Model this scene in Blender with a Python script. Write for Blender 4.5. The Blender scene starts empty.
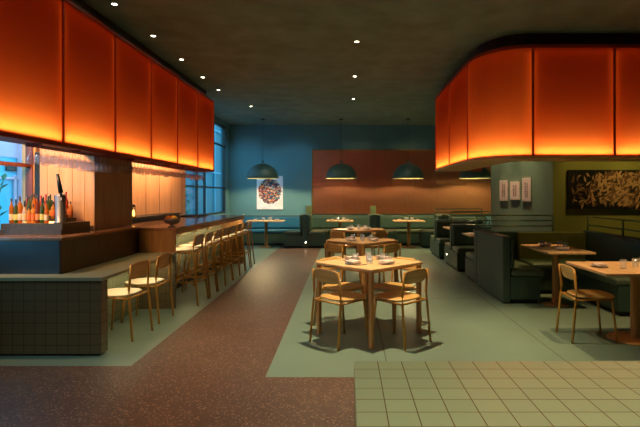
import bpy, bmesh, math, random
from math import sin, cos, pi, radians
from mathutils import Vector, Matrix
random.seed(7)
sc = bpy.context.scene
COL = sc.collection

# ------------------------------------------------------------------ materials
def lin(c):
    return tuple((v/255/12.92 if v/255 <= .04045 else ((v/255+.055)/1.055)**2.4) for v in c) + (1,)
def nm(name):
    m = bpy.data.materials.new(name); m.use_nodes = True
    nt = m.node_tree; nt.nodes.clear()
    out = nt.nodes.new('ShaderNodeOutputMaterial')
    return m, nt, out
def pr(nt, out, col, rough=.5, metal=0, spec=.5, coat=0):
    b = nt.nodes.new('ShaderNodeBsdfPrincipled')
    b.inputs['Base Color'].default_value = col
    b.inputs['Roughness'].default_value = rough
    b.inputs['Metallic'].default_value = metal
    b.inputs['Specular IOR Level'].default_value = spec
    b.inputs['Coat Weight'].default_value = coat
    nt.links.new(b.outputs[0], out.inputs[0])
    return b
def tex(nt, kind, scale, coord='Object', mscale=(1,1,1), **kw):
    tc = nt.nodes.new('ShaderNodeTexCoord'); mp = nt.nodes.new('ShaderNodeMapping')
    mp.inputs['Scale'].default_value = mscale
    t = nt.nodes.new(kind)
    nt.links.new(tc.outputs[coord], mp.inputs[0]); nt.links.new(mp.outputs[0], t.inputs['Vector'])
    if 'Scale' in t.inputs: t.inputs['Scale'].default_value = scale
    for k, v in kw.items(): t.inputs[k].default_value = v
    return t
def ramp(nt, src, stops):
    r = nt.nodes.new('ShaderNodeValToRGB')
    e = r.color_ramp.elements
    while len(e) < len(stops): e.new(.5)
    for i, (p, c) in enumerate(stops):
        e[i].position = p; e[i].color = c
    nt.links.new(src, r.inputs[0]); return r
def bump(nt, b, src, strength=.2, dist=.01):
    n = nt.nodes.new('ShaderNodeBump'); n.inputs['Strength'].default_value = strength
    n.inputs['Distance'].default_value = dist
    nt.links.new(src, n.inputs['Height']); nt.links.new(n.outputs[0], b.inputs['Normal'])
def plain(name, c, rough=.5, metal=0, spec=.5, var=.12, scale=8, bs=.05):
    m, nt, out = nm(name); c = lin(c)
    b = pr(nt, out, c, rough, metal, spec)
    t = tex(nt, 'ShaderNodeTexNoise', scale, Detail=4)
    d = tuple(v*(1-var) for v in c[:3])+(1,); l = tuple(min(1, v*(1+var)) for v in c[:3])+(1,)
    r = ramp(nt, t.outputs['Fac'], [(.3, d), (.7, l)])
    nt.links.new(r.outputs[0], b.inputs['Base Color'])
    if bs: bump(nt, b, t.outputs['Fac'], bs)
    return m
def wood(name, c1, c2, rough=.4, ms=(30, 30, 1.2), coat=0):
    m, nt, out = nm(name); b = pr(nt, out, lin(c1), rough, coat=coat)
    t = tex(nt, 'ShaderNodeTexNoise', 1.6, mscale=ms, Detail=5, Distortion=.6)
    r = ramp(nt, t.outputs['Fac'], [(.3, lin(c2)), (.68, lin(c1))])
    nt.links.new(r.outputs[0], b.inputs['Base Color']); bump(nt, b, t.outputs['Fac'], .05)
    return m
def tile(name, c, g, size=.0993, rough=.25, mortar=.03, bs=.35):
    m, nt, out = nm(name); b = pr(nt, out, lin(c), rough)
    t = tex(nt, 'ShaderNodeTexBrick', 1, coord='UV', mscale=(1/size,)*3)
    t.offset = 0; t.squash = 1
    t.inputs['Brick Width'].default_value = 1; t.inputs['Row Height'].default_value = 1
    t.inputs['Mortar Size'].default_value = mortar; t.inputs['Mortar Smooth'].default_value = .1
    t.inputs['Color1'].default_value = lin(c); t.inputs['Color2'].default_value = lin([v*.975 for v in c])
    t.inputs['Mortar'].default_value = lin(g)
    nt.links.new(t.outputs['Color'], b.inputs['Base Color'])
    inv = nt.nodes.new('ShaderNodeMath'); inv.operation = 'SUBTRACT'; inv.inputs[0].default_value = 1
    nt.links.new(t.outputs['Fac'], inv.inputs[1])
    bump(nt, b, inv.outputs[0], bs, .003)
    return m
def emit(name, c, s):
    m, nt, out = nm(name); e = nt.nodes.new('ShaderNodeEmission')
    e.inputs[0].default_value = lin(c); e.inputs[1].default_value = s
    nt.links.new(e.outputs[0], out.inputs[0]); return m
def glass(name, tint=(255, 255, 255), rough=.03, ior=1.45, body=0.0, bodyc=(255, 255, 255)):
    m, nt, out = nm(name)
    tr = nt.nodes.new('ShaderNodeBsdfTransparent'); tr.inputs[0].default_value = lin(tint)
    gl = nt.nodes.new('ShaderNodeBsdfGlossy'); gl.inputs['Roughness'].default_value = rough
    lw = nt.nodes.new('ShaderNodeLayerWeight'); lw.inputs[0].default_value = .5
    pw = nt.nodes.new('ShaderNodeMath'); pw.operation = 'POWER'; pw.inputs[1].default_value = 3.5
    fr = nt.nodes.new('ShaderNodeMath'); fr.operation = 'MULTIPLY_ADD'; fr.inputs[1].default_value = .8 if ior > 1.4 else .3; fr.inputs[2].default_value = .04
    nt.links.new(lw.outputs['Facing'], pw.inputs[0]); nt.links.new(pw.outputs[0], fr.inputs[0])
    mx = nt.nodes.new('ShaderNodeMixShader')
    nt.links.new(fr.outputs[0], mx.inputs[0]); nt.links.new(tr.outputs[0], mx.inputs[1]); nt.links.new(gl.outputs[0], mx.inputs[2])
    last = mx
    if body:
        d = nt.nodes.new('ShaderNodeBsdfDiffuse'); d.inputs[0].default_value = lin(bodyc)
        m2 = nt.nodes.new('ShaderNodeMixShader'); m2.inputs[0].default_value = body
        nt.links.new(mx.outputs[0], m2.inputs[1]); nt.links.new(d.outputs[0], m2.inputs[2]); last = m2
    nt.links.new(last.outputs[0], out.inputs[0]); return m

M = {}
M['plaster'] = plain('plaster_ceiling', (106, 130, 120), .9, var=.2, scale=3, bs=.3)
M['back_paint'] = plain('teal_wall_paint', (84, 132, 142), .8, var=.04, scale=1.5)
M['sage_paint'] = plain('sage_wall_paint', (108, 122, 98), .8, var=.05, scale=1.5)
M['olive_paint'] = plain('olive_wall_paint', (128, 128, 62), .8, var=.05, scale=1.5)
M['dark_paint'] = plain('dark_wall_paint', (70, 66, 56), .85)
M['frame_dark'] = plain('dark_window_frame', (30, 34, 34), .4, .3)
M['frame_red'] = wood('red_wood_frame', (130, 62, 42), (100, 44, 30))
M['wood_wall'] = wood('panelling_wood', (216, 164, 120), (198, 146, 102), .5, (14, 14, .7))
M['wood_dark'] = wood('walnut', (88, 66, 36), (66, 48, 26), .4, (12, 12, 1))
M['bar_top'] = wood('bar_top_wood', (156, 106, 70), (124, 80, 50), .22, (20, 1.2, 20), coat=.3)
M['bar_wood'] = wood('bar_wood', (172, 124, 72), (134, 92, 50), .35, (25, 25, 1.2))
M['oak'] = wood('oak_table_wood', (232, 190, 136), (208, 162, 108), .38, (22, 1.4, 22))
M['chair_wood'] = wood('chair_wood', (214, 170, 100), (188, 142, 76), .4, (1.5, 30, 30))
M['chair_metal'] = plain('brass_toned_leg', (196, 142, 62), .35, .35, var=.08)
M['stool_seat'] = plain('cream_stool_seat', (200, 182, 150), .55)
M['brass'] = plain('brass', (190, 150, 84), .3, .9)
M['rail'] = plain('green_painted_rail', (104, 118, 80), .4, .5)
M['counter_top'] = plain('sage_stone_top', (142, 140, 108), .35, var=.06, scale=20)
M['tile_dark'] = tile('dark_olive_tile', (104, 90, 64), (52, 42, 28), mortar=.02)
M['tile_green'] = tile('green_tile', (118, 124, 96), (80, 80, 60), mortar=.03)
M['tile_pale'] = tile('pale_sage_tile', (172, 178, 138), (112, 88, 54), .0995, .25, .018)
M['blue_panel'] = plain('blue_lacquer_panel', (60, 74, 84), .35, var=.18, scale=3)
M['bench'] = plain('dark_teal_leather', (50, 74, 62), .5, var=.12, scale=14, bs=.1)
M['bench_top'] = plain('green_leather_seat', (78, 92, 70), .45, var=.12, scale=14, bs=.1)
M['bench_olive'] = plain('olive_leather', (122, 118, 52), .5)
M['bench_blue'] = plain('blue_leather', (32, 100, 130), .5, var=.08)
M['kick'] = plain('black_plinth', (14, 16, 16), .7)
M['pendant'] = plain('grey_green_dome_enamel', (62, 88, 80), .45, var=.05)
M['pendant_in'] = plain('pale_dome_lining', (200, 196, 150), .6)
M['cable'] = plain('black_cable', (22, 24, 24), .6)
M['white'] = plain('white_canvas', (225, 225, 232), .7)
M['plate'] = plain('stoneware', (196, 186, 170), .3)
M['napkin'] = plain('dusty_pink_linen', (226, 200, 184), .9, bs=.3)
M['steel'] = plain('brushed_steel', (130, 126, 128), .45, .85)
M['black'] = plain('black_matte', (18, 17, 18), .5)
M['canopy_in'] = plain('canopy_orange_lining', (150, 20, 5), .8, var=.02)
M['canopy_frame'] = plain('canopy_red_frame', (150, 44, 14), .5, var=.05)
M['canopy_mullion_lit'] = plain('canopy_lit_orange_mullion', (196, 72, 22), .5, var=.05)  # lighter than the frame: the lit look is put into the colour
M['canopy_soffit_lit'] = plain('canopy_lit_tan_soffit', (226, 176, 110), .5, var=.05)  # paler tan stands in for light on the canopy underside
M['gl'] = glass('clear_glass', (246, 248, 250), .03, 1.5, .10)
M['gl_wine'] = glass('stemware_glass', (252, 250, 252), .08, 1.5, .07, (255, 246, 244))
M['pane'] = glass('window_glass', (225, 240, 245), .02, 1.3)
M['lens'] = emit('downlight_lens', (255, 236, 200), 14)
M['led'] = emit('led_strip', (255, 205, 120), 5)
M['candle_glow'] = emit('lamp_glow', (255, 180, 80), 7)
M['orange'] = plain('orange_fruit', (235, 140, 30), .5)
M['lemon'] = plain('lemon_fruit', (240, 200, 50), .5)
M['leaf'] = plain('leaf_green', (40, 110, 80), .6)
# copper sheet
m, nt, out = nm('brushed_copper_sheet'); b = pr(nt, out, lin((230, 150, 110)), .34, 1.0)
b.inputs['Anisotropic'].default_value = .8
tg = nt.nodes.new('ShaderNodeTangent'); tg.direction_type = 'UV_MAP'; tg.uv_map = 'UVMap'; nt.links.new(tg.outputs[0], b.inputs['Tangent'])
t = tex(nt, 'ShaderNodeTexNoise', 3, mscale=(60, 60, 1.2), Detail=3)
r = ramp(nt, t.outputs['Fac'], [(.3, lin((224, 154, 114))), (.7, lin((238, 166, 124)))])
nt.links.new(r.outputs[0], b.inputs['Base Color'])
M['copper'] = m
# terrazzo
m, nt, out = nm('maroon_terrazzo'); b = pr(nt, out, lin((96, 58, 46)), .45)
v = tex(nt, 'ShaderNodeTexVoronoi', 80)
r = ramp(nt, v.outputs['Distance'], [(.0, (1, 1, 1, 1)), (.56, (0, 0, 0, 1))])
vc = nt.nodes.new('ShaderNodeSeparateColor'); nt.links.new(v.outputs['Color'], vc.inputs[0])
chip = ramp(nt, vc.outputs[0], [(.0, lin((58, 40, 32))), (.36, lin((96, 72, 56))), (.60, lin((200, 166, 130))), (.80, lin((128, 86, 64)))])
chip.color_ramp.interpolation = 'CONSTANT'
nz = tex(nt, 'ShaderNodeTexNoise', 1.3, Detail=4)
base = ramp(nt, nz.outputs['Fac'], [(.3, lin((80, 57, 45))), (.7, lin((92, 68, 53)))])
mx = nt.nodes.new('ShaderNodeMix'); mx.data_type = 'RGBA'
nt.links.new(r.outputs[0], mx.inputs[0]); nt.links.new(base.outputs[0], mx.inputs[6]); nt.links.new(chip.outputs[0], mx.inputs[7])
nt.links.new(mx.outputs[2], b.inputs['Base Color'])
M['terrazzo'] = m
M['concrete'] = plain('green_polished_concrete', (112, 132, 114), .33, var=.06, scale=1.5, bs=.02)
M['joint'] = plain('floor_joint', (80, 82, 66), .6)
# canopy screen: translucent cloth, lit from inside by strips
m, nt, out = nm('orange_backlit_screen')
tl = nt.nodes.new('ShaderNodeBsdfTranslucent'); tl.inputs[0].default_value = (.9, .5, .2, 1)
df = nt.nodes.new('ShaderNodeBsdfDiffuse'); df.inputs[0].default_value = (.16, .03, .012, 1)
w = tex(nt, 'ShaderNodeTexNoise', 220, Detail=1)
rr = ramp(nt, w.outputs['Fac'], [(.3, (.86, .31, .115, 1)), (.7, (.95, .35, .135, 1))])
nt.links.new(rr.outputs[0], tl.inputs[0])
mx = nt.nodes.new('ShaderNodeMixShader'); mx.inputs[0].default_value = .25
nt.links.new(tl.outputs[0], mx.inputs[1]); nt.links.new(df.outputs[0], mx.inputs[2]); nt.links.new(mx.outputs[0], out.inputs[0])
M['screen'] = m
M['facade'] = plain('pale_facade_render', (250, 205, 220), .8, var=.04, scale=1)
M['facade_grid'] = plain('grey_facade_grid', (60, 120, 140), .6)
M['facade_cyan'] = plain('cyan_shopfront', (90, 205, 235), .5, var=.06, scale=1)
M['facade_teal'] = plain('teal_facade', (10, 74, 88), .6, var=.15, scale=.6)
M['pavement'] = plain('pavement', (120, 130, 140), .8)

# ------------------------------------------------------------------ mesh building
class MB:
    def __init__(s): s.bm = bmesh.new(); s.mats = []; s.cur = 0
    def mat(s, m):
        if m not in s.mats: s.mats.append(m)
        s.cur = s.mats.index(m); return s
    def _tag(s, n0):
        s.bm.faces.ensure_lookup_table()
        for f in s.bm.faces[n0:]: f.material_index = s.cur
    def box(s, x0, x1, y0, y1, z0, z1, bev=0, seg=2):
        n0 = len(s.bm.faces)
        r = bmesh.ops.create_cube(s.bm, size=1)
        for v in r['verts']:
            v.co = Vector((x0+(v.co.x+.5)*(x1-x0), y0+(v.co.y+.5)*(y1-y0), z0+(v.co.z+.5)*(z1-z0)))
        if bev:
            es = list({e for v in r['verts'] for e in v.link_edges})
            bmesh.ops.bevel(s.bm, geom=es, offset=bev, segments=seg, affect='EDGES', profile=.5)
        s._tag(n0); return s
    def poly(s, pts, z0, z1):            # vertical prism
        n0 = len(s.bm.faces)
        a = [s.bm.verts.new((p[0], p[1], z0)) for p in pts]; b = [s.bm.verts.new((p[0], p[1], z1)) for p in pts]
        n = len(pts); s.bm.faces.new(b); s.bm.faces.new(a[::-1])
        for i in range(n): s.bm.faces.new((a[i], a[(i+1) % n], b[(i+1) % n], b[i]))
        s._tag(n0); return s
    def quad(s, *pts):
        n0 = len(s.bm.faces); s.bm.faces.new([s.bm.verts.new(p) for p in pts]); s._tag(n0); return s
    def tube(s, pts, r, n=8, taper=None):
        n0 = len(s.bm.faces); pts = [Vector(p) for p in pts]; rings = []
        for i, p in enumerate(pts):
            d = (pts[min(i+1, len(pts)-1)] - pts[max(i-1, 0)]).normalized()
            u = d.cross(Vector((0, 0, 1)));
            if u.length < .01: u = d.cross(Vector((1, 0, 0)))
            u.normalize(); w = d.cross(u)
            rad = r if taper is None else r + (taper-r)*i/(len(pts)-1)
            rings.append([s.bm.verts.new(p + rad*(cos(2*pi*k/n)*u + sin(2*pi*k/n)*w)) for k in range(n)])
        for a, b in zip(rings, rings[1:]):
            for k in range(n):
                f = s.bm.faces.new((a[k], a[(k+1) % n], b[(k+1) % n], b[k])); f.smooth = True
        s.bm.faces.new(rings[0]); s.bm.faces.new(rings[-1][::-1]); s._tag(n0); return s
    def lathe(s, prof, n=20, cx=0, cy=0):
        n0 = len(s.bm.faces); rings = []
        for r, z in prof:
            if r < 1e-5: rings.append([s.bm.verts.new((cx, cy, z))])
            else: rings.append([s.bm.verts.new((cx+r*cos(2*pi*k/n), cy+r*sin(2*pi*k/n), z)) for k in range(n)])
        for a, b in zip(rings, rings[1:]):
            if len(a) == len(b) == 1: continue
            for k in range(n):
                k2 = (k+1) % n
                if len(a) == 1: f = s.bm.faces.new((a[0], b[k], b[k2]))
                elif len(b) == 1: f = s.bm.faces.new((a[k], b[0], a[k2]))
                else: f = s.bm.faces.new((a[k], b[k], b[k2], a[k2]))
                f.smooth = True
        s._tag(n0); return s
    def build(s, name, m=None, parent=None, loc=None, rz=0):
        bm = s.bm
        bmesh.ops.recalc_face_normals(bm, faces=bm.faces[:])
        uv = bm.loops.layers.uv.new('UVMap')
        for f in bm.faces:
            n = f.normal; ax = max(range(3), key=lambda i: abs(n[i]))
            for l in f.loops:
                c = l.vert.co
                l[uv].uv = ((c.y, c.z), (c.x, c.z), (c.x, c.y))[ax]
        me = bpy.data.meshes.new(name); bm.to_mesh(me); bm.free()
        if m is not None and not s.mats: me.materials.append(M[m])
        for k in s.mats: me.materials.append(M[k])
        o = bpy.data.objects.new(name, me); COL.objects.link(o)
        if parent: o.parent = parent
        if loc: o.location = loc
        o.rotation_euler.z = rz
        return o
def tag(o, label=None, cat=None, group=None, kind=None):
    if label: o['label'] = label
    if cat: o['category'] = cat
    if group: o['group'] = group
    if kind: o['kind'] = kind
    return o
def empty(name, loc=(0, 0, 0), rz=0, label=None, cat=None, group=None):
    o = bpy.data.objects.new(name, None); o.empty_display_size = .1; COL.objects.link(o)
    o.location = loc; o.rotation_euler.z = rz
    return tag(o, label, cat, group)
KIDS = {}
def kids(o): return [c for c in bpy.data.objects if c.parent == o]
def copy_tree(o, loc=None, rz=None, label=None, group=None, _parent=None, _top=True):
    if o.name not in KIDS: KIDS[o.name] = kids(o)
    c = o.copy(); COL.objects.link(c)
    if _parent: c.parent = _parent
    for ch in KIDS[o.name]: copy_tree(ch, _parent=c, _top=False)
    if _top:
        if loc is not None: c.location = loc
        if rz is not None: c.rotation_euler.z = rz
        if label: c['label'] = label
        if group: c['group'] = group
    return c
class Rep:      # first call moves the prototype, later ones copy it
    def __init__(s, proto): s.p = proto; s.used = False
    def __call__(s, loc, rz=0, label=None, group=None):
        if s.used: return copy_tree(s.p, loc, rz, label, group)
        s.used = True; s.p.location = loc; s.p.rotation_euler.z = rz
        if label: s.p['label'] = label
        if group: s.p['group'] = group
        return s.p
def struct(name, mb, m=None, parent=None):
    o = mb.build(name, m, parent)
    if parent is None: o['kind'] = 'structure'
    return o

# ------------------------------------------------------------------ lights
def area(name, loc, direction, sx, sy, power, col, spread=180, roll_axis=None, parent=None):
    l = bpy.data.lights.new(name, 'AREA'); l.shape = 'RECTANGLE'; l.size = sx; l.size_y = sy
    l.energy = power; l.color = lin(col)[:3]; l.spread = radians(spread)
    o = bpy.data.objects.new(name, l); COL.objects.link(o)
    z = -Vector(direction).normalized(); x = Vector(roll_axis or (1, 0, 0)); x = (x - z*x.dot(z)).normalized(); y = z.cross(x)
    m3 = Matrix((x, y, z)).transposed(); o.matrix_world = Matrix.Translation(loc) @ m3.to_4x4()
    return o
def spot(name, loc, target, power, col, angle=50, blend=.5, size=.03):
    l = bpy.data.lights.new(name, 'SPOT'); l.energy = power; l.color = lin(col)[:3]
    l.spot_size = radians(angle); l.spot_blend = blend; l.shadow_soft_size = size
    o = bpy.data.objects.new(name, l); COL.objects.link(o); o.location = loc
    o.rotation_euler = (Vector(target)-Vector(loc)).to_track_quat('-Z', 'Y').to_euler()
    return o

CEIL = 3.55; YB = 15.0; XL = -3.54; XR = 7.0; YR = -4.0
# ------------------------------------------------------------------ setting
f = MB()
T = .0
f.mat('terrazzo'); f.quad((XL-.2, YR, 0), (XR, YR, 0), (XR, 3.98, 0), (XL-.2, 3.98, 0))
f.quad((XL-.2, 3.98, 0), (-.66, 3.98, 0), (-.66, 4.24, 0), (XL-.2, 4.24, 0))
f.quad((-1.84, 4.24, 0), (-.66, 4.24, 0), (-.75, YB, 0), (-1.90, YB, 0))
f.mat('concrete'); f.quad((-.66, 3.98, 0), (XR, 3.98, 0), (XR, YB, 0), (-.75, YB, 0), (-.66, 4.24, 0))
f.quad((XL-.2, 4.24, 0), (-1.84, 4.24, 0), (-1.90, YB, 0), (XL-.2, YB, 0))
f.mat('joint')
for (a, b_) in (((.335, 4.0), (.335, 14)), ((.335, 7.0), (6, 7.0)), ((1.9, 4.0), (1.9, 14))):
    w_ = .004; a = Vector(a); b_ = Vector(b_); d = (b_-a).normalized(); n = Vector((-d.y, d.x))*w_
    f.quad((a.x-n.x, a.y-n.y, .0008), (a.x+n.x, a.y+n.y, .0008), (b_.x+n.x, b_.y+n.y, .0008), (b_.x-n.x, b_.y-n.y, .0008))
fl = struct('floor', f)
struct('ceiling', MB().box(XL-.2, XR, YR, YB, CEIL, CEIL+.1), 'plaster')
struct('wall_back', MB().box(XL-.2, XR, YB, YB+.15, 0, CEIL), 'back_paint')
struct('wall_right', MB().box(XR, XR+.15, YR, YB, 0, CEIL), 'olive_paint')
struct('wall_front', MB().box(XL-.2, XR, YR-.15, YR, 0, CEIL), 'dark_paint')
# left wall with two window openings
W1 = (3.2, 5.66, .95, 3.0); W2 = (10.9, 14.52, .93, 3.42)
wl = MB().mat('dark_paint')
wl.box(XL-.15, XL, YR, W1[0], 0, CEIL); wl.box(XL-.15, XL, W1[0], W1[1], 0, W1[2]); wl.box(XL-.15, XL, W1[0], W1[1], W1[3], CEIL)
wl.mat('wood_wall').box(XL-.15, XL, W1[1], W2[0], 0, CEIL)
wl.mat('back_paint').box(XL-.15, XL, W2[0], W2[1], 0, W2[2]); wl.box(XL-.15, XL, W2[0], W2[1], W2[3], CEIL)
wl.box(XL-.15, XL, W2[1], YB, 0, CEIL)
struct('wall_left', wl)
wb = MB().mat('sage_paint')
pts = [(2.86, 10.0), (3.69, 9.0), (XR, 9.0), (XR, YB), (4.4, YB)]
a = [wb.bm.verts.new((p[0], p[1], 0)) for p in pts]; bv = [wb.bm.verts.new((p[0], p[1], CEIL)) for p in pts]
wb.mat('sage_paint'); wb.mat('olive_paint')
for i in range(5):
    fc = wb.bm.faces.new((a[i], a[(i+1) % 5], bv[(i+1) % 5], bv[i])); fc.material_index = 1 if i == 1 else 0
struct('wall_center', wb)
# wood panelling grooves on the bar wall
tr = MB()
for y in [6.9+k*.62 for k in range(7)]: tr.box(XL, XL+.004, y-.004, y+.004, 1.03, CEIL)
struct('trim_1', tr, 'bar_wood')
def window(name, W, ymull, ztrans, fm, t=.05):
    y0, y1, z0, z1 = W
    fr = MB(); x0, x1 = XL-.10, XL-.02
    fr.box(x0, x1, y0, y1, z0, z0+t); fr.box(x0, x1, y0, y1, z1-t, z1); fr.box(x0, x1, y0, y0+t, z0+t, z1-t); fr.box(x0, x1, y1-t, y1, z0+t, z1-t)
    for y in ymull: fr.box(x0+.01, x1-.01, y-.025, y+.025, z0+t, z1-t)
    for z in ztrans: fr.box(x0+.012, x1-.012, y0+t, y1-t, z-.02, z+.02)
    r = struct(name, fr, fm)
    p = MB(); p.quad((XL-.06, y0+t, z0+t), (XL-.06, y1-t, z0+t), (XL-.06, y1-t, z1-t), (XL-.06, y0+t, z1-t))
    p.build('window_pane', 'pane', r)
    return r
window('window_1', W1, [3.9, 4.9], [1.78], 'frame_red', .02)
window('window_2', W2, [11.9, 12.55], [2.85, 1.65], 'frame_dark')

# ------------------------------------------------------------------ outside
struct('ground_outside', MB().box(-16, XL-.16, -6, 60, -.2, -.1), 'pavement')
o = empty('building', (-8.5, 12, -.1), label='pale rendered building with cyan shopfront seen through window above the bottles', cat='building')
MB().box(-.3, 0, -6, 4.6, 2.5, 9).build('upper_wall', 'facade', o)
s_ = MB()
for k in range(8): s_.box(.0, .12, -5.9+k*1.35, -5.7+k*1.35, 0, 9)
s_.build('pilaster', 'facade', o)
MB().box(-.3, -.02, -6, 4.6, 0, 2.5).build('shopfront', 'facade_cyan', o)
g = MB()
for k in range(9): g.box(0, .03, -5.3+k*.95, -4.9+k*.95, 2.15, 2.30, .01)
g.build('awning_sign', 'black', o)
w_ = MB()
for k in range(10): w_.box(0, .05, -5.6+k*.7, -5.55+k*.7, .1, 2.05)
w_.box(0, .05, -5.9, 4.5, 1.95, 2.0)
w_.build('shop_window_bars', 'facade', o)
o = empty('building', (-8.5, 33, -.1), label='teal glass building seen through the tall window at back left', cat='building')
MB().box(-.3, 0, -16, 18, 0, 11).build('wall', 'facade_teal', o)
g = MB()
for k in range(17): g.box(.001, .1, -15.5+k*2, -15.3+k*2, 0, 10.9)
for z in (2.9, 5.6, 8.3): g.box(.001, .12, -16, 18, z, z+.12)
g.build('facade_grid', 'facade_grid', o)
def shrub(name, loc, h, n, label):
    o = empty(name, loc, label=label, cat='plant'); s = MB(); l = MB()
    for k in range(n):
        a = random.uniform(0, 2*pi); ln = h*random.uniform(.6, 1); r = random.uniform(.1, .35)*h*.6
        p0 = Vector((cos(a)*.03, sin(a)*.03, 0)); p2 = Vector((cos(a)*r, sin(a)*r, ln)); p1 = (p0+p2)/2+Vector((0, 0, .1*h))
        s.tube([p0, p1, p2], .008, 5)
        for q in range(5):
            t = .4+.15*q; c = p1.lerp(p2, t) if t > .5 else p0.lerp(p1, t*2)
            d = Vector((cos(a+q*2), sin(a+q*2), .9)).normalized(); sd = d.cross(Vector((0, 0, 1))).normalized()*.035
            L = random.uniform(.14, .3)
            l.quad(c, c+d*L*.5+sd, c+d*L+Vector((0, 0, -.03)), c+d*L*.5-sd)
    s.build('stem', 'leaf', o); l.build('foliage', 'leaf', o)
for (x, y, h, lb) in ((-4.3, 12.1, 1.75, 'spiky green plant outside tall back window, nearest the bar'), (-4.6, 13.1, 1.6, 'leafy plant outside tall back window between the bars'), (-5.0, 14.9, 1.7, 'leafy plant outside the tall window, closest to the teal wall'), (-4.9, 6.5, 1.85, 'green plant outside the window behind the bottles'), (-4.3, 4.6, 1.7, 'spiky plant outside the window at left edge')):
    shrub('shrub', (x, y, -.1), h, 16, lb)

# ------------------------------------------------------------------ tiled platform, front right
o = empty('tiled_ledge', (.025, 2.11, 0), label='pale sage tiled ledge with brown grout in the right foreground', cat='ledge')
pl = MB(); pl.box(0, 4.2, -2.6, 0, .012, .75, .006, 2)
pl.build('tiled_top', 'tile_pale', o)
MB().box(.02, 4.18, -2.58, -.02, 0, .012).build('plinth', 'kick', o)

# ------------------------------------------------------------------ low tiled counter (front left)
o = empty('tiled_counter', (-2.22, 4.495, 0), label='low olive tiled counter with sage stone top at left, two chairs tucked at it', cat='counter')
b = MB(); b.box(-1.28, 0, 0, .125, .02, .68); b.build('tiled_base', 'tile_dark', o)
b = MB(); b.box(-1.26, -.02, .02, .115, 0, .02); b.build('plinth', 'kick', o)
b = MB(); b.poly([(-1.28, -.02), (.02, -.02), (.02, 1.925), (-.46, 1.925), (-.46, .185), (-1.28, .185)], .68, .71); b.build('countertop', 'counter_top', o)
b = MB(); b.box(-.475, -.455, .125, 1.925, 0, .68); b.build('back_panel', 'tile_green', o)
b = MB(); b.box(-.455, .01, 1.865, 1.925, 0, .68); b.build('end_panel', 'tile_dark', o)
# raised block
o = empty('bar_cabinet', (-3.1, 5.5, 0), label='raised blue lacquered bar cabinet with walnut side standing behind the low tiled counter', cat='bar cabinet')
b = MB(); b.box(-.40, .395, -.815, -.79, .71, 1.02); b.build('blue_front', 'blue_panel', o)
b = MB(); b.box(.38, .40, -.79, .915, .71, 1.02); b.build('side_panel', 'wood_dark', o)
b = MB(); b.box(-.40, .38, -.79, .9, 0, 1.02); b.build('body', 'kick', o)
b = MB(); b.box(-.42, .42, -.82, .92, 1.02, 1.05, .004); b.build('top', 'bar_top', o)

# high bar
o = empty('bar_counter', (-2.68, 6.42, 0), label='long high wooden bar counter with lit green front where the stools stand', cat='bar counter')
b = MB(); b.box(0, .48, 0, 4.2, .99, 1.03, .004); b.build('bar_top', 'bar_top', o)
b = MB(); b.box(0.0, .46, 0.005, .045, .71, .99); b.build('end_panel', 'bar_wood', o)
b = MB(); b.box(.45, .475, .045, 4.2, .94, .99); b.build('apron', 'bar_wood', o)
b = MB(); b.box(0, .03, .05, 4.2, 0.08, .99); b.build('front_panel', 'tile_green', o)
b = MB(); b.box(.0, .46, 4.14, 4.19, 0, .99); b.build('end_panel', 'bar_wood', o)
b = MB(); b.box(.0, .035, .05, 4.14, 0, .08); b.build('plinth', 'kick', o)
b = MB(); b.tube([(.1, .05, .16), (.1, 4.14, .16)], .018)
b.build('foot_rail', 'brass', o)
for k in range(5):
    y = .55+k*.8
    b = MB(); b.tube([(.03, y, .82), (.075, y, .82), (.085, y, .845)], .009); b.lathe([(0, .83), (.02, .835), (.02, .85), (0, .855)], 10, .087, y); b.build('bag_hook', 'brass', o)
b = MB(); b.box(.40, .42, .06, 4.13, .975, .988); b.build('light_strip', 'led', o)
area('bar_led', (-2.27, 8.5, .965), (-.65, 0, -.75), 4.0, .03, 17, (255, 232, 186), roll_axis=(0, 1, 0))
area('counter_led', (-2.3, 5.5, .67), (-.6, 0, -.8), 1.6, .03, 6, (255, 232, 186), roll_axis=(0, 1, 0))
# inner work top and back bar
o = empty('bar_worktop', (-3.1, 8.5, 0), label='dark reflective wooden work surface behind the high bar, along the panelled wall', cat='worktop')
b = MB(); b.box(-.42, .415, -2.07, 2.1, .98, 1.02, .003); b.build('worktop', 'bar_top', o)
b = MB(); b.box(-.40, .41, -2.05, 2.08, 0, .98); b.build('cabinet', 'wood_dark', o)
o = empty('back_shelf', (-3.3, 8.0, 1.02), label='low black shelf on the work surface against the pale wood wall', cat='shelf')
b = MB(); b.box(-.2, .1, -.75, 1.6, 0, .02); b.box(-.2, .1, -.75, 1.6, .07, .09); b.box(-.2, .08, -.7, 1.55, .02, .07); b.build('shelf_board', 'black', o)
o = empty('bottle_stand', (-3.2, 5.3, 1.05), label='dark stand carrying the liquor bottles on the bar cabinet', cat='stand')
b = MB(); b.box(-.3, .32, -.28, .28, 0, .05); b.box(-.3, .32, -.26, .28, .05, .11); b.build('stand_body', 'wood_dark', o)
b = MB(); b.box(-.3, .17, -.10, .28, .11, .15); b.build('step', 'wood_dark', o)
b = MB(); b.box(-.28, .15, -.118, -.104, .11, .125); b.build('light_strip', 'led', o)
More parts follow.
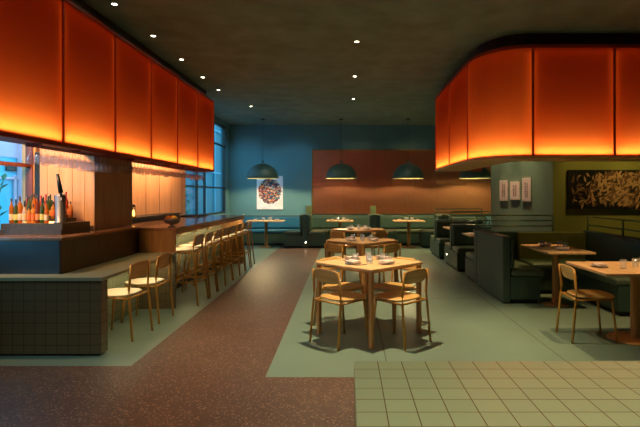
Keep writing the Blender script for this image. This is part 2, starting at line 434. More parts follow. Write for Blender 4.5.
# column box
o = empty('wood_column', (-3.165, 6.115, 1.052), label='square wood-clad column rising from the bar to the orange canopy', cat='column')
b = MB(); b.box(-.305, .305, -.485, .485, 0, .86); b.box(-.305, .16, -.485, .485, .86, CEIL-1.05); b.build('column_cladding', 'wood_wall', o)
b = MB()
for k in range(4): b.box(-.22+k*.14-.002, -.22+k*.14+.002, -.488, -.485, .02, .86)
b.build('panel_joint', 'bar_wood', o)
b = MB(); b.box(.305, .315, -.49, .49, 0, .86); b.build('shaded_side_cladding', 'bar_wood', o)  # darker wood on this face, painting in the shade of the column side
b = MB(); b.box(-.375, -.31, -.47, -.44, 0, .88); b.build('edge_post', 'frame_dark', o)

# bottles
def bottle_proto(kind, col, cap, lab):
    m_ = glass('bottle_glass_%d' % kind, col, .05, 1.5, .45, col)
    M['bg%d' % kind] = m_
    M['bc%d' % kind] = plain('bottle_cap_%d' % kind, cap, .4); M['bl%d' % kind] = plain('bottle_label_%d' % kind, lab, .7)
    shapes = [[(0, 0), (.034, .002), (.037, .01), (.037, .15), (.03, .18), (.013, .205), (.012, .25), (0, .25)],
              [(0, 0), (.042, .002), (.045, .012), (.045, .11), (.035, .14), (.014, .155), (.013, .19), (0, .19)],
              [(0, 0), (.030, .002), (.032, .01), (.034, .17), (.022, .20), (.012, .22), (.012, .27), (0, .27)]]
    pf = shapes[kind % 3]; top = pf[-1][1]; R = max(p[0] for p in pf)
    o = empty('bottle', cat='bottle')
    bb_ = MB().lathe(pf, 14).build('bottle_body', 'bg%d' % kind, o)
    MB().lathe([(.0145, top-.02), (.0145, top+.015), (0, top+.015)], 10).build('bottle_cap', 'bc%d' % kind, o)
    MB().lathe([(R+.001, .035), (R+.001, .10)], 14).build('bottle_label', 'bl%d' % kind, bb_)
    return o
kinds = [((220, 130, 40), (20, 20, 20), (235, 215, 180), 'amber'), ((235, 165, 80), (30, 25, 20), (230, 120, 60), 'honey-coloured'),
         ((200, 80, 50), (160, 30, 20), (240, 220, 190), 'reddish'), ((96, 116, 66), (20, 20, 20), (240, 220, 120), 'green'),
         ((235, 225, 210), (20, 20, 30), (235, 200, 150), 'clear'), ((150, 70, 40), (25, 25, 60), (225, 150, 90), 'brown')]
reps = [Rep(bottle_proto(i, *k[:3])) for i, k in enumerate(kinds)]
rows = [(5.11, .0, 'front row', 9), (5.24, .04, 'middle row', 9), (5.36, .04, 'rear row', 9), (5.48, .04, 'rearmost row', 9)]
nm_pos = ['furthest left', 'second from left', 'third from left', 'fourth from left', 'middle', 'fourth from right', 'third from right', 'second from right', 'furthest right']
for ry, dz, rn, n in rows:
    for k in range(n):
        kd = random.randrange(6)
        x = -3.44 + k*(.40 if rn != 'front row' else .36)/(n-1)*1.0
        z = 1.1605+dz
        oo = reps[kd]((x, ry, z), random.uniform(0, 6), '%s liquor bottle, %s in the %s on the bottle stand' % (kinds[kd][3], nm_pos[k], rn), 'liquor bottles on the bar stand')
        sxy = (.0475 if rn != 'front row' else .0425)/(.09 if kd % 3 == 1 else .074 if kd % 3 == 0 else .068)
        oo.scale = (sxy, sxy, random.uniform(.85, 1.0))
# beer tap
o = empty('beer_tap', (-2.945, 5.12, 1.161), label='steel beer tap tower with leaning dark handle at the end of the bottles', cat='beer tap')
b = MB(); b.lathe([(0, 0), (.06, 0), (.06, .012), (.048, .02), (.048, .28), (.04, .295), (0, .3)], 20); b.build('tower', 'steel', o)
b = MB(); b.tube([(.0, 0, .25), (.05, -.07, .26), (.06, -.09, .22)], .012); b.build('spout', 'steel', o)
b = MB(); b.tube([(.05, -.07, .26), (.045, -.07, .31)], .009); b.tube([(.045, -.07, .31), (.01, -.07, .50)], .022, 10, .014); b.build('handle', 'black', o)
# fruit bowl on the bar end
o = empty('fruit_bowl', (-2.33, 6.62, 1.03), label='dark footed metal bowl of citrus on the near end of the high bar', cat='bowl')
b = MB(); b.lathe([(0, 0), (.055, 0), (.055, .006), (.02, .015), (.02, .03), (.085, .045), (.10, .075), (.105, .11), (.098, .11), (.09, .075), (.07, .055), (0, .05)], 24); b.build('bowl', 'steel', o)
def fruit(mname, loc, label, cat):
    b = MB(); bmesh.ops.create_icosphere(b.bm, subdivisions=2, radius=.036)
    for f_ in b.bm.faces: f_.smooth = True
    for v_ in b.bm.verts: v_.co.x *= 1.15
    tag(b.build('citrus_fruit', mname, None, loc), label, cat, 'citrus in the bowl')
fruit('orange', (-2.375, 6.60, 1.142), 'orange lying at the left of the bowl on the bar', 'fruit')
fruit('lemon', (-2.29, 6.59, 1.142), 'yellow lemon lying at the front right of the bowl on the bar', 'fruit')
fruit('orange', (-2.33, 6.675, 1.142), 'orange lying at the back of the bowl on the bar', 'fruit')
# lamp on work surface
o = empty('table_lamp', (-3.26, 7.6, 1.11), label='small glowing lantern on the black shelf beside the column', cat='lamp')
b = MB(); b.lathe([(0, 0), (.04, 0), (.04, .015), (.0, .015)], 16); b.lathe([(0, .16), (.035, .16), (.02, .19), (0, .2)], 16)
for k in range(4): b.tube([(.033*cos(k*pi/2), .033*sin(k*pi/2), .01), (.033*cos(k*pi/2), .033*sin(k*pi/2), .165)], .003, 5)
b.build('lantern_frame', 'black', o)
b = MB(); b.lathe([(0, .02), (.018, .022), (.018, .08), (.006, .11), (0, .12)], 12); b.build('flame', 'candle_glow', o)
o = empty('serving_tray', (-3.1, 10.0, 1.02), label='flat black tray lying on the work surface near the tall window', cat='tray')
b = MB(); b.box(-.2, .2, -.3, .3, 0, .01); b.box(-.2, -.19, -.3, .3, .01, .03); b.box(.19, .2, -.3, .3, .01, .03); b.box(-.19, .19, -.3, -.29, .01, .03); b.box(-.19, .19, .29, .3, .01, .03); b.build('tray_body', 'black', o)

# ------------------------------------------------------------------ glowing canopies
ZB, ZT = 1.95, 3.33
def canopy(name, label, panels, side, depth, ends=(), power=1.0, soffit=None):
    """panels: list of polylines (x,y). side=+1: outside lies to the left of travel"""
    P0 = Vector(panels[0][0])
    root = empty(name, (P0.x, P0.y, ZB), label=label, cat='light canopy')
    L = lambda p, z: (p[0]-P0.x, p[1]-P0.y, z-ZB)
    def nrm(pl, i):
        a = Vector(pl[max(i-1, 0)]); b = Vector(pl[min(i+1, len(pl)-1)]); d = (b-a).normalized()
        return Vector((-d.y, d.x))*side
    top = MB(); bot = MB(); inn = MB(); 
    for pi_, pl in enumerate(panels):
        pn = MB()
        # end normals of polyline
        for i in range(len(pl)-1):
            n0, n1 = nrm(pl, i), nrm(pl, i+1)
            a, b = Vector(pl[i]), Vector(pl[i+1])
            for (mb, o0, o1, z0, z1) in ((top, .015, -depth, ZT, ZT+.04), (bot, .02, -depth-.0, ZB-.035, ZB)):
                q = [a+n0*o0, b+n1*o0, b+n1*o1, a+n0*o1]
                mb.poly([(L(v, 0)[0], L(v, 0)[1]) for v in q], z0-ZB, z1-ZB)
            pn.quad(L(a, ZB), L(b, ZB), L(b, ZT), L(a, ZT))
            ai, bi = a-n0*depth, b-n1*depth
            q = [ai, bi, bi-n1*.012, ai-n0*.012]
            inn.poly([(L(v, 0)[0], L(v, 0)[1]) for v in q], 0, ZT-ZB)
            # lights inside the box
            mid = (a+b)/2-(n0+n1)/2*depth*.26; d = (b-a); ln = d.length*.96
            dr = Vector((d.x, d.y, 0)).normalized(); n3 = Vector((n0.x+n1.x, n0.y+n1.y, 0)).normalized()
            area('canopy_strip', (mid.x, mid.y, ZB+.012), (0, 0, 1), ln, .05, 5.2*power*ln, (255, 200, 108), roll_axis=dr)
            area('canopy_top_strip', (mid.x, mid.y, ZT-.012), (0, 0, -1), ln, .03, .10*power*ln, (255, 110, 36), roll_axis=dr)
            m2 = (a+b)/2-(n0+n1)/2*depth*.93
            area('canopy_red_fill', (m2.x, m2.y, (ZB+ZT)/2), n3, ln, ZT-ZB-.05, 0.13*power*ln, (255, 34, 6), roll_axis=dr)  # red fill added inside the box to redden the upper screen
        po = pn.build('screen_panel', 'screen', root)
    top.build('top_rail', 'canopy_frame', root); bot.build('bottom_rail', soffit or 'canopy_frame', root); inn.build('inner_lining', 'canopy_in', root)
    seams = [(pl[0], nrm(pl, 0), Vector(pl[1])-Vector(pl[0])) for pl in panels] + [(panels[-1][-1], nrm(panels[-1], len(panels[-1])-1), Vector(panels[-1][-1])-Vector(panels[-1][-2]))]
    for i, (p, n, d) in enumerate(seams):
        p = Vector(p); d = d.normalized()
        if i < len(panels) and i > 0: n = (n + seams[i-1][1]*0).normalized()
        q = [p+n*.012-d*.014, p+n*.012+d*.014, p-n*(depth)+d*.010, p-n*(depth)-d*.010]
        mu = MB(); mu.poly([(L(v, 0)[0], L(v, 0)[1]) for v in q], 0, ZT-ZB); mu.build('mullion', 'canopy_mullion_lit', root)
        for sgn in (-1, 1):
            c = p - n*depth*.11 + d*.016*sgn
            area('canopy_edge_light', (c.x, c.y, (ZB+ZT)/2), (d.x*sgn, d.y*sgn, 0), .03, ZT-ZB-.1, .15*power, (255, 140, 50), roll_axis=(n.x, n.y, 0))
    return root
ys = [2.66+1.08*k for k in range(8)]
XC = -2.75
canopy('light_canopy', 'long straight orange glowing canopy hanging over the bar at left', [[(XC, ys[k+1]), (XC, ys[k])] for k in reversed(range(7))], 1, .24)
root = bpy.data.objects['light_canopy']
b = MB(); b.box(-.30, -.12, -7.4, -.1, ZT-ZB+.04, CEIL-ZB); b.build('shadow_gap_mount', 'black', root)  # black board standing in for the dark shadow gap above the canopy
area('under_canopy_led', (-3.03, 8.4, 2.2), (-1, 0, -.55), 3.4, .05, 60, (255, 205, 150), roll_axis=(0, 1, 0))
area('under_canopy_led', (-3.26, 4.6, 2.2), (0, 1, -.6), .4, .05, 34, (255, 196, 130), roll_axis=(1, 0, 0))
# second canopy
XC2, YC2 = 1.72, 6.38
arc = [(2.36-.64*cos(t*pi/16), 7.17-.79*sin(t*pi/16)) for t in range(9)]
pan = [[(XC2, 9.77), (XC2, 8.47)], [(XC2, 8.47), (XC2, 7.17)], arc] + [[(2.36+k*1.04, YC2), (2.36+(k+1)*1.04, YC2)] for k in range(4)]
root = canopy('light_canopy', 'orange glowing canopy with a rounded corner hanging over the booths at right', pan, -1, .24, soffit='canopy_soffit_lit')
so = MB()
def off(pl, i, d):
    a = Vector(pl[max(i-1, 0)]); b = Vector(pl[min(i+1, len(pl)-1)]); t = (b-a).normalized(); return Vector(pl[i]) + Vector((t.y, -t.x))*d
full = [(XC2, 9.77), (XC2, 8.47)] + arc + [(6.52, YC2)]
for i in range(len(full)-1):
    q = [off(full, i, -.245), off(full, i+1, -.245), off(full, i+1, -.56), off(full, i, -.56)]
    so.poly([(v.x-XC2, v.y-9.77) for v in q], -.035, 0)
so.build('soffit', 'canopy_soffit_lit', root)
b = MB()
for i in range(len(full)-1):
    q = [off(full, i, -.12), off(full, i+1, -.12), off(full, i+1, -.3), off(full, i, -.3)]
    b.poly([(v.x-XC2, v.y-9.77) for v in q], ZT-ZB+.04, CEIL-ZB)
b.build('shadow_gap_mount', 'black', root)  # black band drawn for the shadow gap over this canopy
b = MB(); b.box(0, .9, 0, .05, -.035, ZT-ZB); b.build('end_return', 'canopy_frame', root)

# glass rack and stemware
RX = (-2.78, -2.87)
o = empty('glass_rack', (-2.825, 7.1, 1.915), label='slim dark rack of rails under the straight canopy holding the wine glasses', cat='rack')
b = MB()
for rx in RX:
    for dx in (-.02, .02): b.box(rx+2.825+dx-.004, rx+2.825+dx+.004, -2.62, 2.62, -.028, -.02)
for k in range(9): b.box(-.07, .07, -2.6+k*.65-.005, -2.6+k*.65+.005, -.02, 0)
b.build('rack_rails', 'canopy_frame', o)
wg = empty('wine_glass', cat='glass')
MB().lathe([(0, 0), (.031, 0), (.031, -.002), (.006, -.008), (.0045, -.06), (.02, -.085), (.036, -.12), (.036, -.15), (.029, -.18), (.027, -.18), (.034, -.15), (.034, -.12), (.018, -.092), (0, -.085)], 14).build('glass_bowl', 'gl_wine', wg)
R_ = Rep(wg)
for k in range(50):
    for rx in RX:
        y = 4.53+k*.1045
        g = R_((rx, y, 1.8972), random.uniform(0, 6), 'clear stemmed wine glass hanging upside down in the rack under the straight orange canopy', 'hanging wine glasses')
        sc_ = random.choice((.8, .86, .86, .95)) if not 8 <= k <= 13 else 1.05
        g.scale = (min(sc_, 1.1), min(sc_, 1.1), sc_)

# ------------------------------------------------------------------ ceiling downlights
def dl_proto():
    o = empty('downlight', cat='ceiling light')
    b = MB(); b.lathe([(.03, -.001), (.045, -.004), (.047, 0), (.03, 0)], 20); b.build('trim_ring', 'dark_ring', o)
    b = MB(); b.lathe([(0, -.002), (.03, -.002)], 16); b.build('lens', 'lens', o)
    return o
M['dark_ring'] = plain('dark_ring', (60, 58, 50), .5)
D_ = Rep(dl_proto())
names = ['nearest', 'second from the front', 'third from the front', 'fourth from the front', 'farthest']
for k, (x, y) in enumerate(((-2.57, 5.5), (-2.57, 6.6), (-2.58, 7.75), (-2.59, 8.92), (-2.59, 10.0))):
    D_((x, y, CEIL), 0, 'recessed ceiling downlight, %s in the row beside the straight canopy' % names[k], 'downlights beside the straight canopy')
D_((-2.3, 11.85, CEIL), 0, 'recessed ceiling downlight at far left, near the single pendant by the round artwork', 'downlights beside the straight canopy')
for k, y in enumerate((4.85, 6.85, 8.85, 10.93)):
    D_((.12, y, CEIL), 0, 'recessed ceiling downlight, %s in the row above the centre tables' % names[k], 'downlights above the centre tables')

# ------------------------------------------------------------------ pendants
pp = empty('pendant_lamp', cat='lamp')
R0 = .43
prof = [(R0*cos(a_*pi/2/12), R0*sin(a_*pi/2/12)*.97) for a_ in range(13)]
prof[-1] = (0, R0*.97)
inp = [(r*.985, z*.985) for r, z in prof]
ds = MB().lathe([(R0*.985, 0)]+prof, 40).build('dome_shade', 'pendant', pp)
MB().lathe(inp, 40).build('dome_lining', 'pendant_in', ds)
MB().lathe([(0, .50), (.03, .49), (.035, .44), (.06, .435)], 14).build('cap', 'pendant', pp)
MB().tube([(0, 0, .49), (0, 0, CEIL-1.905-.02)], .005, 6).build('cable', 'cable', pp)
MB().lathe([(0, CEIL-1.905-.03), (.06, CEIL-1.905-.025), (.06, CEIL-1.905), (0, CEIL-1.905)], 16).build('ceiling_rose', 'black', pp)
bb = MB(); bb.lathe([(0, .14), (.04, .16), (.05, .2), (.03, .25), (.02, .33), (0, .33)], 14); bb.build('bulb', 'bulb_glow' if 'bulb_glow' in M else 'lens', pp)
P_ = Rep(pp)
for x, lb in ((-2.35, 'grey-green dome pendant lamp in front of the round colourful artwork'), (-.19, 'grey-green dome pendant lamp hanging before the left end of the copper wall panel'), (1.66, 'grey-green dome pendant lamp before the middle of the copper wall panel'), (3.5, 'dome pendant lamp half hidden behind the rounded orange canopy')):
    P_((x, 13.8, 1.905), 0, lb, 'dome pendants along the back wall')
    spot('pendant_bulb', (x, 13.8, 2.0), (x, 13.8, 0), 110, (255, 222, 160), 160, .3, .05)

# ------------------------------------------------------------------ chairs and stools
def rsq(w, d, n=28, p=3.2):
    out = []
    for k in range(n):
        a = 2*pi*k/n; c, s = cos(a), sin(a)
        out.append((w/2*math.copysign(abs(c)**(2/p), c), d/2*math.copysign(abs(s)**(2/p), s)))
    return out
def seat_mesh(z, w, d, y0=0, th=.022):
    b = MB(); o = rsq(w, d); bm = b.bm; rings = []
    for sc_, zz in ((.0, z-th), (.93, z-th), (1, z-th*.5), (.985, z-.003), (.93, z), (.6, z-.006), (0, z-.008)):
        if sc_ == 0: rings.append([bm.verts.new((0, y0, zz))])
        else: rings.append([bm.verts.new((x*sc_, y0+y*sc_, zz)) for x, y in o])
    for a, c in zip(rings, rings[1:]):
        for k in range(len(o)):
            k2 = (k+1) % len(o)
            if len(a) == 1: f = bm.faces.new((a[0], c[k], c[k2]))
            elif len(c) == 1: f = bm.faces.new((a[k], c[0], a[k2]))
            else: f = bm.faces.new((a[k], a[k2], c[k2], c[k]))
            f.smooth = True
    return b
def back_mesh(z0, z1, w, y, bow=.05, th=.012):
    b = MB(); bm = b.bm; N = 14; K = 6; F = []; 
    for side in (0, 1):
        g = []
        for i in range(N+1):
            u = -1+2*i/N; row = []
            e = abs(u)**6; zlo = z0+.035*e; zhi = z1-.035*e
            for j in range(K+1):
                z = zlo+(zhi-zlo)*j/K
                yy = y - bow*(1-u*u) - .03*(z-z0)/(z1-z0) + (th if side else 0)
                row.append(bm.verts.new((u*w/2, yy, z)))
            g.append(row)
        F.append(g)
    for s_, g in enumerate(F):
        for i in range(N):
            for j in range(K):
                f = bm.faces.new((g[i][j], g[i+1][j], g[i+1][j+1], g[i][j+1])); f.smooth = True
    A, B = F
    edge = [(i, 0) for i in range(N+1)] + [(N, j) for j in range(1, K+1)] + [(i, K) for i in range(N-1, -1, -1)] + [(0, j) for j in range(K-1, 0, -1)]
    for k in range(len(edge)):
        (i, j), (i2, j2) = edge[k], edge[(k+1) % len(edge)]
        bm.faces.new((A[i][j], A[i2][j2], B[i2][j2], B[i][j]))
    return b
def chair_proto(name, cat, hs, hb0, hb1, foot=None, seatm='chair_wood', spread=0.0):
    o = empty(name, cat=cat)
    seat_mesh(hs, .41, .40, .01).build('seat', seatm, o)
    back_mesh(hb0, hb1, .35, -.20, .012, .012).build('backrest', 'chair_wood' if not foot else 'bar_wood', o)
    for s in (-1, 1):
        MB().tube([(s*(.20+spread), -.25-spread, 0), (s*.192, -.21, hs-.03), (s*.186, -.205, hs+.05), (s*.180, -.228, hb1-.015)], .0125, 8).build('leg', 'chair_metal', o)
        MB().tube([(s*(.175+spread), .195+spread, 0), (s*.155, .15, hs-.02)], .0115, 8).build('leg', 'chair_metal', o)
    b = MB()
    for s in (-1, 1): b.tube([(s*.167, .16, hs-.035), (s*.190, -.205, hs-.035)], .010, 6)
    b.tube([(-.167, .15, hs-.035), (.167, .15, hs-.035)], .010, 6); b.tube([(-.19, -.205, hs-.035), (.19, -.205, hs-.035)], .010, 6)
    b.build('seat_frame', 'chair_metal', o)
    if foot:
        for zf in (foot,):
            t = zf/hs; q = lambda s, f: (s*((.20+spread)*(1-t)+.192*t), -.25-spread+t*(.04+spread), zf) if f else (s*((.175+spread)*(1-t)+.155*t), .195+spread-t*(.045+spread), zf)
            b = MB()
            c = [q(-1, 0), q(1, 0), q(1, 1), q(-1, 1)]
            for i in range(4):
                b.tube([c[i], c[(i+1) % 4]], .009, 6)
            b.build('footrest', 'chair_metal', o)
    return o
chair = Rep(chair_proto('dining_chair', 'chair', .455, .60, .738))
stool = Rep(chair_proto('bar_stool', 'stool', .725, .775, .915, foot=.30, seatm='stool_seat', spread=.03))
lows = Rep(chair_proto('counter_chair', 'chair', .455, .60, .77, seatm='stool_seat'))
lows((-2.36, 5.17, 0), radians(84), 'cream-seated wooden chair at the low tiled counter, nearest the camera', 'chairs at the low tiled counter')
lows((-2.36, 5.83, 0), radians(87), 'cream-seated wooden chair at the low tiled counter, farther one by the high bar', 'chairs at the low tiled counter')
ordn = ['nearest', 'second nearest', 'third nearest', 'fourth nearest', 'fourth from the far end', 'third from the far end', 'second from the far end', 'farthest']
for k in range(8):
    stool((-2.235, 6.76+.503*k, 0), radians(90+random.uniform(-4, 4)), 'tall slim wooden bar stool at the high bar, %s' % ordn[k], 'bar stools along the high bar')

# ------------------------------------------------------------------ tables
def glass_proto():
    o = empty('tumbler', cat='glass')
    MB().lathe([(0, .004), (.026, .004), (.031, .085), (.0335, .085), (.029, 0), (0, 0)], 16).build('glass_body', 'gl', o); return o
def plate_proto():
    o = empty('plate', cat='plate')
    MB().lathe([(0, 0), (.05, 0), (.085, .012), (.085, .015), (.05, .005), (0, .005)], 24).build('plate_body', 'plate', o); return o
def napkin_proto():
    o = empty('napkin', cat='napkin')
    b = MB(); b.box(-.085, .085, -.05, .05, 0, .007, .003); b.box(-.08, .078, -.047, .03, .007, .013, .003); b.box(-.075, .08, -.02, .045, .013, .019, .003)
    for v in b.bm.verts: v.co.z += .004*sin(v.co.x*40)+.004
    b.build('folded_cloth', 'napkin', o); return o
def candle_proto():
    o = empty('candle_holder', cat='candle')
    MB().lathe([(0, 0), (.03, 0), (.035, .06), (.032, .06), (.027, .006), (0, .006)], 16).build('holder', 'gl', o)
    MB().lathe([(0, .006), (.025, .006), (.025, .03), (0, .032)], 12).build('wax', 'white', o); return o
def cutlery_proto():
    o = empty('fork', cat='cutlery')
    b = MB(); b.box(-.004, .004, -.09, .03, 0, .002); b.box(-.011, .011, .03, .045, 0, .002)
    for k in range(4): b.box(-.011+k*.0065, -.0085+k*.0065, .045, .085, 0, .002)
    b.build('fork_body', 'steel', o); return o
G_, PL_, N_, CA_, FK_ = Rep(glass_proto()), Rep(plate_proto()), Rep(napkin_proto()), Rep(candle_proto()), Rep(cutlery_proto())
def setting(c, z, dirs, where, dist=.25, cutlery=False, gdist=.12, gs=.10):
    for (ang, side) in dirs:
        n = Vector((cos(ang), sin(ang))); t = Vector((-n.y, n.x)); p = Vector(c)+n*dist
        grp = 'place settings on the %s' % where
        PL_((p.x, p.y, z), 0, 'pale plate under the napkin at the %s side of the %s' % (side, where), 'plates on the '+where)
        N_((p.x, p.y, z+.0155), ang+pi/2+random.uniform(-.25, .25), 'folded pinkish napkin on the plate at the %s side of the %s' % (side, where), 'napkins on the '+where)
        g = Vector(c)+n*gdist+t*gs
        G_((g.x, g.y, z), 0, 'clear water tumbler at the %s side of the %s' % (side, where), 'tumblers on the '+where)
        if cutlery:
            g = p + t*.115; FK_((g.x, g.y, z), ang+pi/2, 'steel fork beside the plate at the %s side of the %s' % (side, where), 'forks on the '+where)
def sq_table():
    o = empty('dining_table', cat='table')
    MB().box(-.4, .4, -.4, .4, .725, .75, .006).build('tabletop', 'oak', o)
    b = MB()
    for s in (-1, 1): b.box(-.33, .33, s*.33-.01, s*.33+.01, .70, .725); b.box(s*.33-.01, s*.33+.01, -.32, .32, .70, .725)
    b.build('apron', 'oak_leg', o)
    for sx in (-1, 1):
        for sy in (-1, 1): MB().box(sx*.37-.022, sx*.37+.022, sy*.37-.022, sy*.37+.022, 0, .725, .01).build('leg', 'oak_leg', o)
    return o
M['oak_leg'] = wood('oak_leg_wood', (206, 152, 88), (178, 126, 66), .4, (26, 26, 1.2))
T_ = Rep(sq_table())
wh = [('front centre table', 5.24), ('middle centre table', 7.78), ('far centre table', 10.3)]
for (w_, y) in wh:
    c = (.22, y)
    T_((c[0], c[1], 0), radians(45), 'square light oak table set cornerwise with four chairs, the %s' % w_.replace(' table', ' one'), 'square tables down the centre')
    for ang, sd in ((225, 'front left'), (315, 'front right'), (45, 'back right'), (135, 'back left')):
        a = radians(ang); d = .39
        chair((c[0]+d*cos(a), c[1]+d*sin(a), 0), a+pi/2, 'slim wooden chair with curved back at the %s side of the %s' % (sd, w_), 'chairs at the '+w_)
    setting(c, .75, [(radians(225), 'front left'), (radians(315), 'front right'), (radians(45), 'back right'), (radians(135), 'back left')], w_, .24, y < 6, .10)
    CA_((c[0], c[1], .75), 0, 'small glass candle holder at the centre of the %s' % w_, 'candle holders')
def ped_table(loc, w, d, h, label, base='disc', rb=.26, off=(0, 0), grp=None, leg='bar_wood'):
    o = empty('pedestal_table', loc, label=label, cat='table', group=grp)
    MB().box(-w/2, w/2, -d/2, d/2, h-.028, h, .006).build('tabletop', 'oak', o)
    ox, oy = off
    MB().lathe([(0, 0), (rb, 0), (rb, .012), (rb-.02, .02), (.06, .022), (0, .022)], 36, ox, oy).build('base', leg, o)
    MB().lathe([(.045, .02), (.045, h-.05), (.12, h-.045), (.12, h-.028)], 20, ox, oy).build('column', leg, o)
    return o
ped_table((2.94, 4.93, 0), 1.22, .84, .74, 'light wood table on a round disc base at the right edge, nearest the camera', off=(-.05, .10), leg='oak_leg')
setting((2.78, 4.93), .74, [(pi, 'left')], 'disc-based right table', .30)
for k, (x, y, lb) in enumerate(((2.83, 4.92, 'clear short glass left of the pair on the disc-based right table'), (2.98, 5.05, 'taller clear glass right of the pair on the disc-based right table'))):
    G_((x, y, .74), 0, lb, 'tumblers on the disc-based right table')
chair((2.45, 5.08, 0), radians(-92), 'wooden chair at the left side of the disc-based right table', 'chairs at the disc-based right table')
chair((3.44, 5.15, 0), radians(90), 'wooden chair at the right side of the disc-based table, cut off by the frame', 'chairs at the disc-based right table')
ped_table((2.74, 6.60, 0), .58, 1.0, .75, 'wooden table between the green benches behind the disc-based right table', rb=.16, leg='bar_wood')
setting((2.72, 6.62), .75, [(-pi/2, 'front'), (pi/2, 'back')], 'bench nook table', .28)
G_((2.85, 6.75, .75), 0, 'clear tumbler at the right side of the bench nook table', 'tumblers on the bench nook table')

# ------------------------------------------------------------------ benches
def rails(root, x0, x1, y, z0, z1, n=3, m='rail', along='x'):
    b = MB()
    ends = ((x0, y), (x1, y)) if along == 'x' else ((y, x0), (y, x1))
    for k in range(n):
        z = z0+.09+(z1-z0-.09)*k/(n-1) if n > 1 else z1
        b.tube([(ends[0][0], ends[0][1], z), (ends[1][0], ends[1][1], z)], .011, 6)
    L = x1-x0; q = max(2, int(L/.8)+1)
    for k in range(q):
        t = k/(q-1); px = ends[0][0]+(ends[1][0]-ends[0][0])*t; py = ends[0][1]+(ends[1][1]-ends[0][1])*t
        b.tube([(px, py, z0), (px, py, z1)], .011, 6)
    b.build('railing', m, root)
def cushion(x0, x1, y0, y1, z0, z1): return MB().box(x0, x1, y0, y1, z0, z1, .03, 3)
# double benches of the booth row
def double_bench(loc, w, label, grp, rail=True, seats=(-1, 1), dseat=.55, hb=.86, bm_='bench', light=False, nose=.0):
    o = empty('booth_bench', loc, label=label, cat='bench', group=grp)
    MB().box(0, w, -.07, .07, .02, hb, .012).build('back_panel', bm_, o)
    for s in seats:
        y0, y1 = sorted((s*.072, s*(.07+dseat)))
        MB().box(0, w, y0, y1, .06, .36).build('seat_base', bm_, o)
        MB().box(.03, w-.02, y0+.03, y1-.03, 0, .06).build('plinth', 'kick', o)
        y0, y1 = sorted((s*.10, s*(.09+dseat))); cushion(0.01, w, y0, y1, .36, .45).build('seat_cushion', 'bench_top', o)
        y0, y1 = sorted((s*.072, s*.14)); cushion(.02, w-.01, y0, y1, .47, hb-.02).build('back_cushion', bm_, o)
    if light:
        MB().lathe([(0, 0), (.016, 0), (.016, .004), (0, .004)], 12).build('step_light', 'lens', o).matrix_local = Matrix.Translation((-.004, light, .22)) @ Matrix.Rotation(pi/2, 4, 'Y')
    if rail: rails(o, .02, w-.02, 0, hb, hb+.26)
    return o
double_bench((2.06, 8.10, 0), 1.28, 'dark green double booth bench with railing, nearest of the aisle row', 'railed booth benches', seats=(1,), dseat=.62)
double_bench((2.05, 10.02, 0), .80, 'dark green double booth bench with railing, middle of the aisle row', 'railed booth benches', light=.35)
double_bench((2.05, 11.88, 0), 1.15, 'dark blue-green double booth bench with railing, farthest of the aisle row', 'railed booth benches')
for y, lb in ((9.08, 'nearest'), (10.95, 'middle'), (12.85, 'farthest')):
    if lb == 'farthest': continue
    ped_table((2.45, y, 0), .62, .66, .74, 'wooden booth table between railed benches, the %s' % ('nearer one' if lb == 'nearest' else 'farther one'), rb=.2, grp='booth tables')
    setting((2.45, y), .74, [(-pi/2, 'front'), (pi/2, 'back')], '%s booth table' % ('nearer' if lb == 'nearest' else 'farther'), .2, gdist=.05, gs=.13)
# nook: left bench whose tall back faces the aisle
o = empty('lounge_bench', (2.06, 6.65, 0), label='green bench with tall panelled back towards the aisle, left of the nook table', cat='bench')
MB().box(0, .10, 0, 1.36, .02, .88, .01).build('back_panel', 'bench', o)
MB().box(-.004, .104, -.004, 1.36, .88, .90, .004).build('cap_rail', 'wood_dark', o)
MB().box(.102, .50, 0, 1.36, .06, .36).build('seat_base', 'bench', o)
MB().box(.02, .47, .03, 1.33, 0, .06).build('plinth', 'kick', o)
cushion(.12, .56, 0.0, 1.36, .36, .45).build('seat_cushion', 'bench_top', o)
cushion(.102, .17, .02, 1.34, .47, .86).build('back_cushion', 'bench', o)
# rear bench of nook
o = empty('lounge_bench', (2.70, 7.97, 0), label='olive green bench along the back of the nook, under the long dark artwork', cat='bench')
MB().box(0, 1.06, -.08, .05, .02, .86, .012).build('back_panel', 'bench_olive', o)
MB().box(0, 1.0, -.66, -.082, .06, .36).build('seat_base', 'bench', o)
MB().box(.02, .98, -.62, -.1, 0, .06).build('plinth', 'kick', o)
cushion(0, 1.0, -.68, -.09, .36, .45).build('seat_cushion', 'bench_top', o)
# right banquette
o = empty('lounge_bench', (3.72, 5.95, 0), label='long dark green banquette with railing at the right edge behind the disc-based table', cat='bench')
MB().box(.06, .2, 0, 2.1, .02, .88, .012).build('back_panel', 'bench', o)
MB().box(-.5, .058, 0, 1.3, .06, .36).build('seat_base', 'bench', o)
MB().box(-.46, .05, .03, 1.27, 0, .06).build('plinth', 'kick', o)
cushion(-.52, .05, 0, 1.3, .36, .45).build('seat_cushion', 'bench_top', o)
cushion(-.03, .055, .02, 1.3, .46, .86).build('back_cushion', 'bench', o)
rails(o, .02, 2.08, .13, .88, 1.1, 2, along='y')
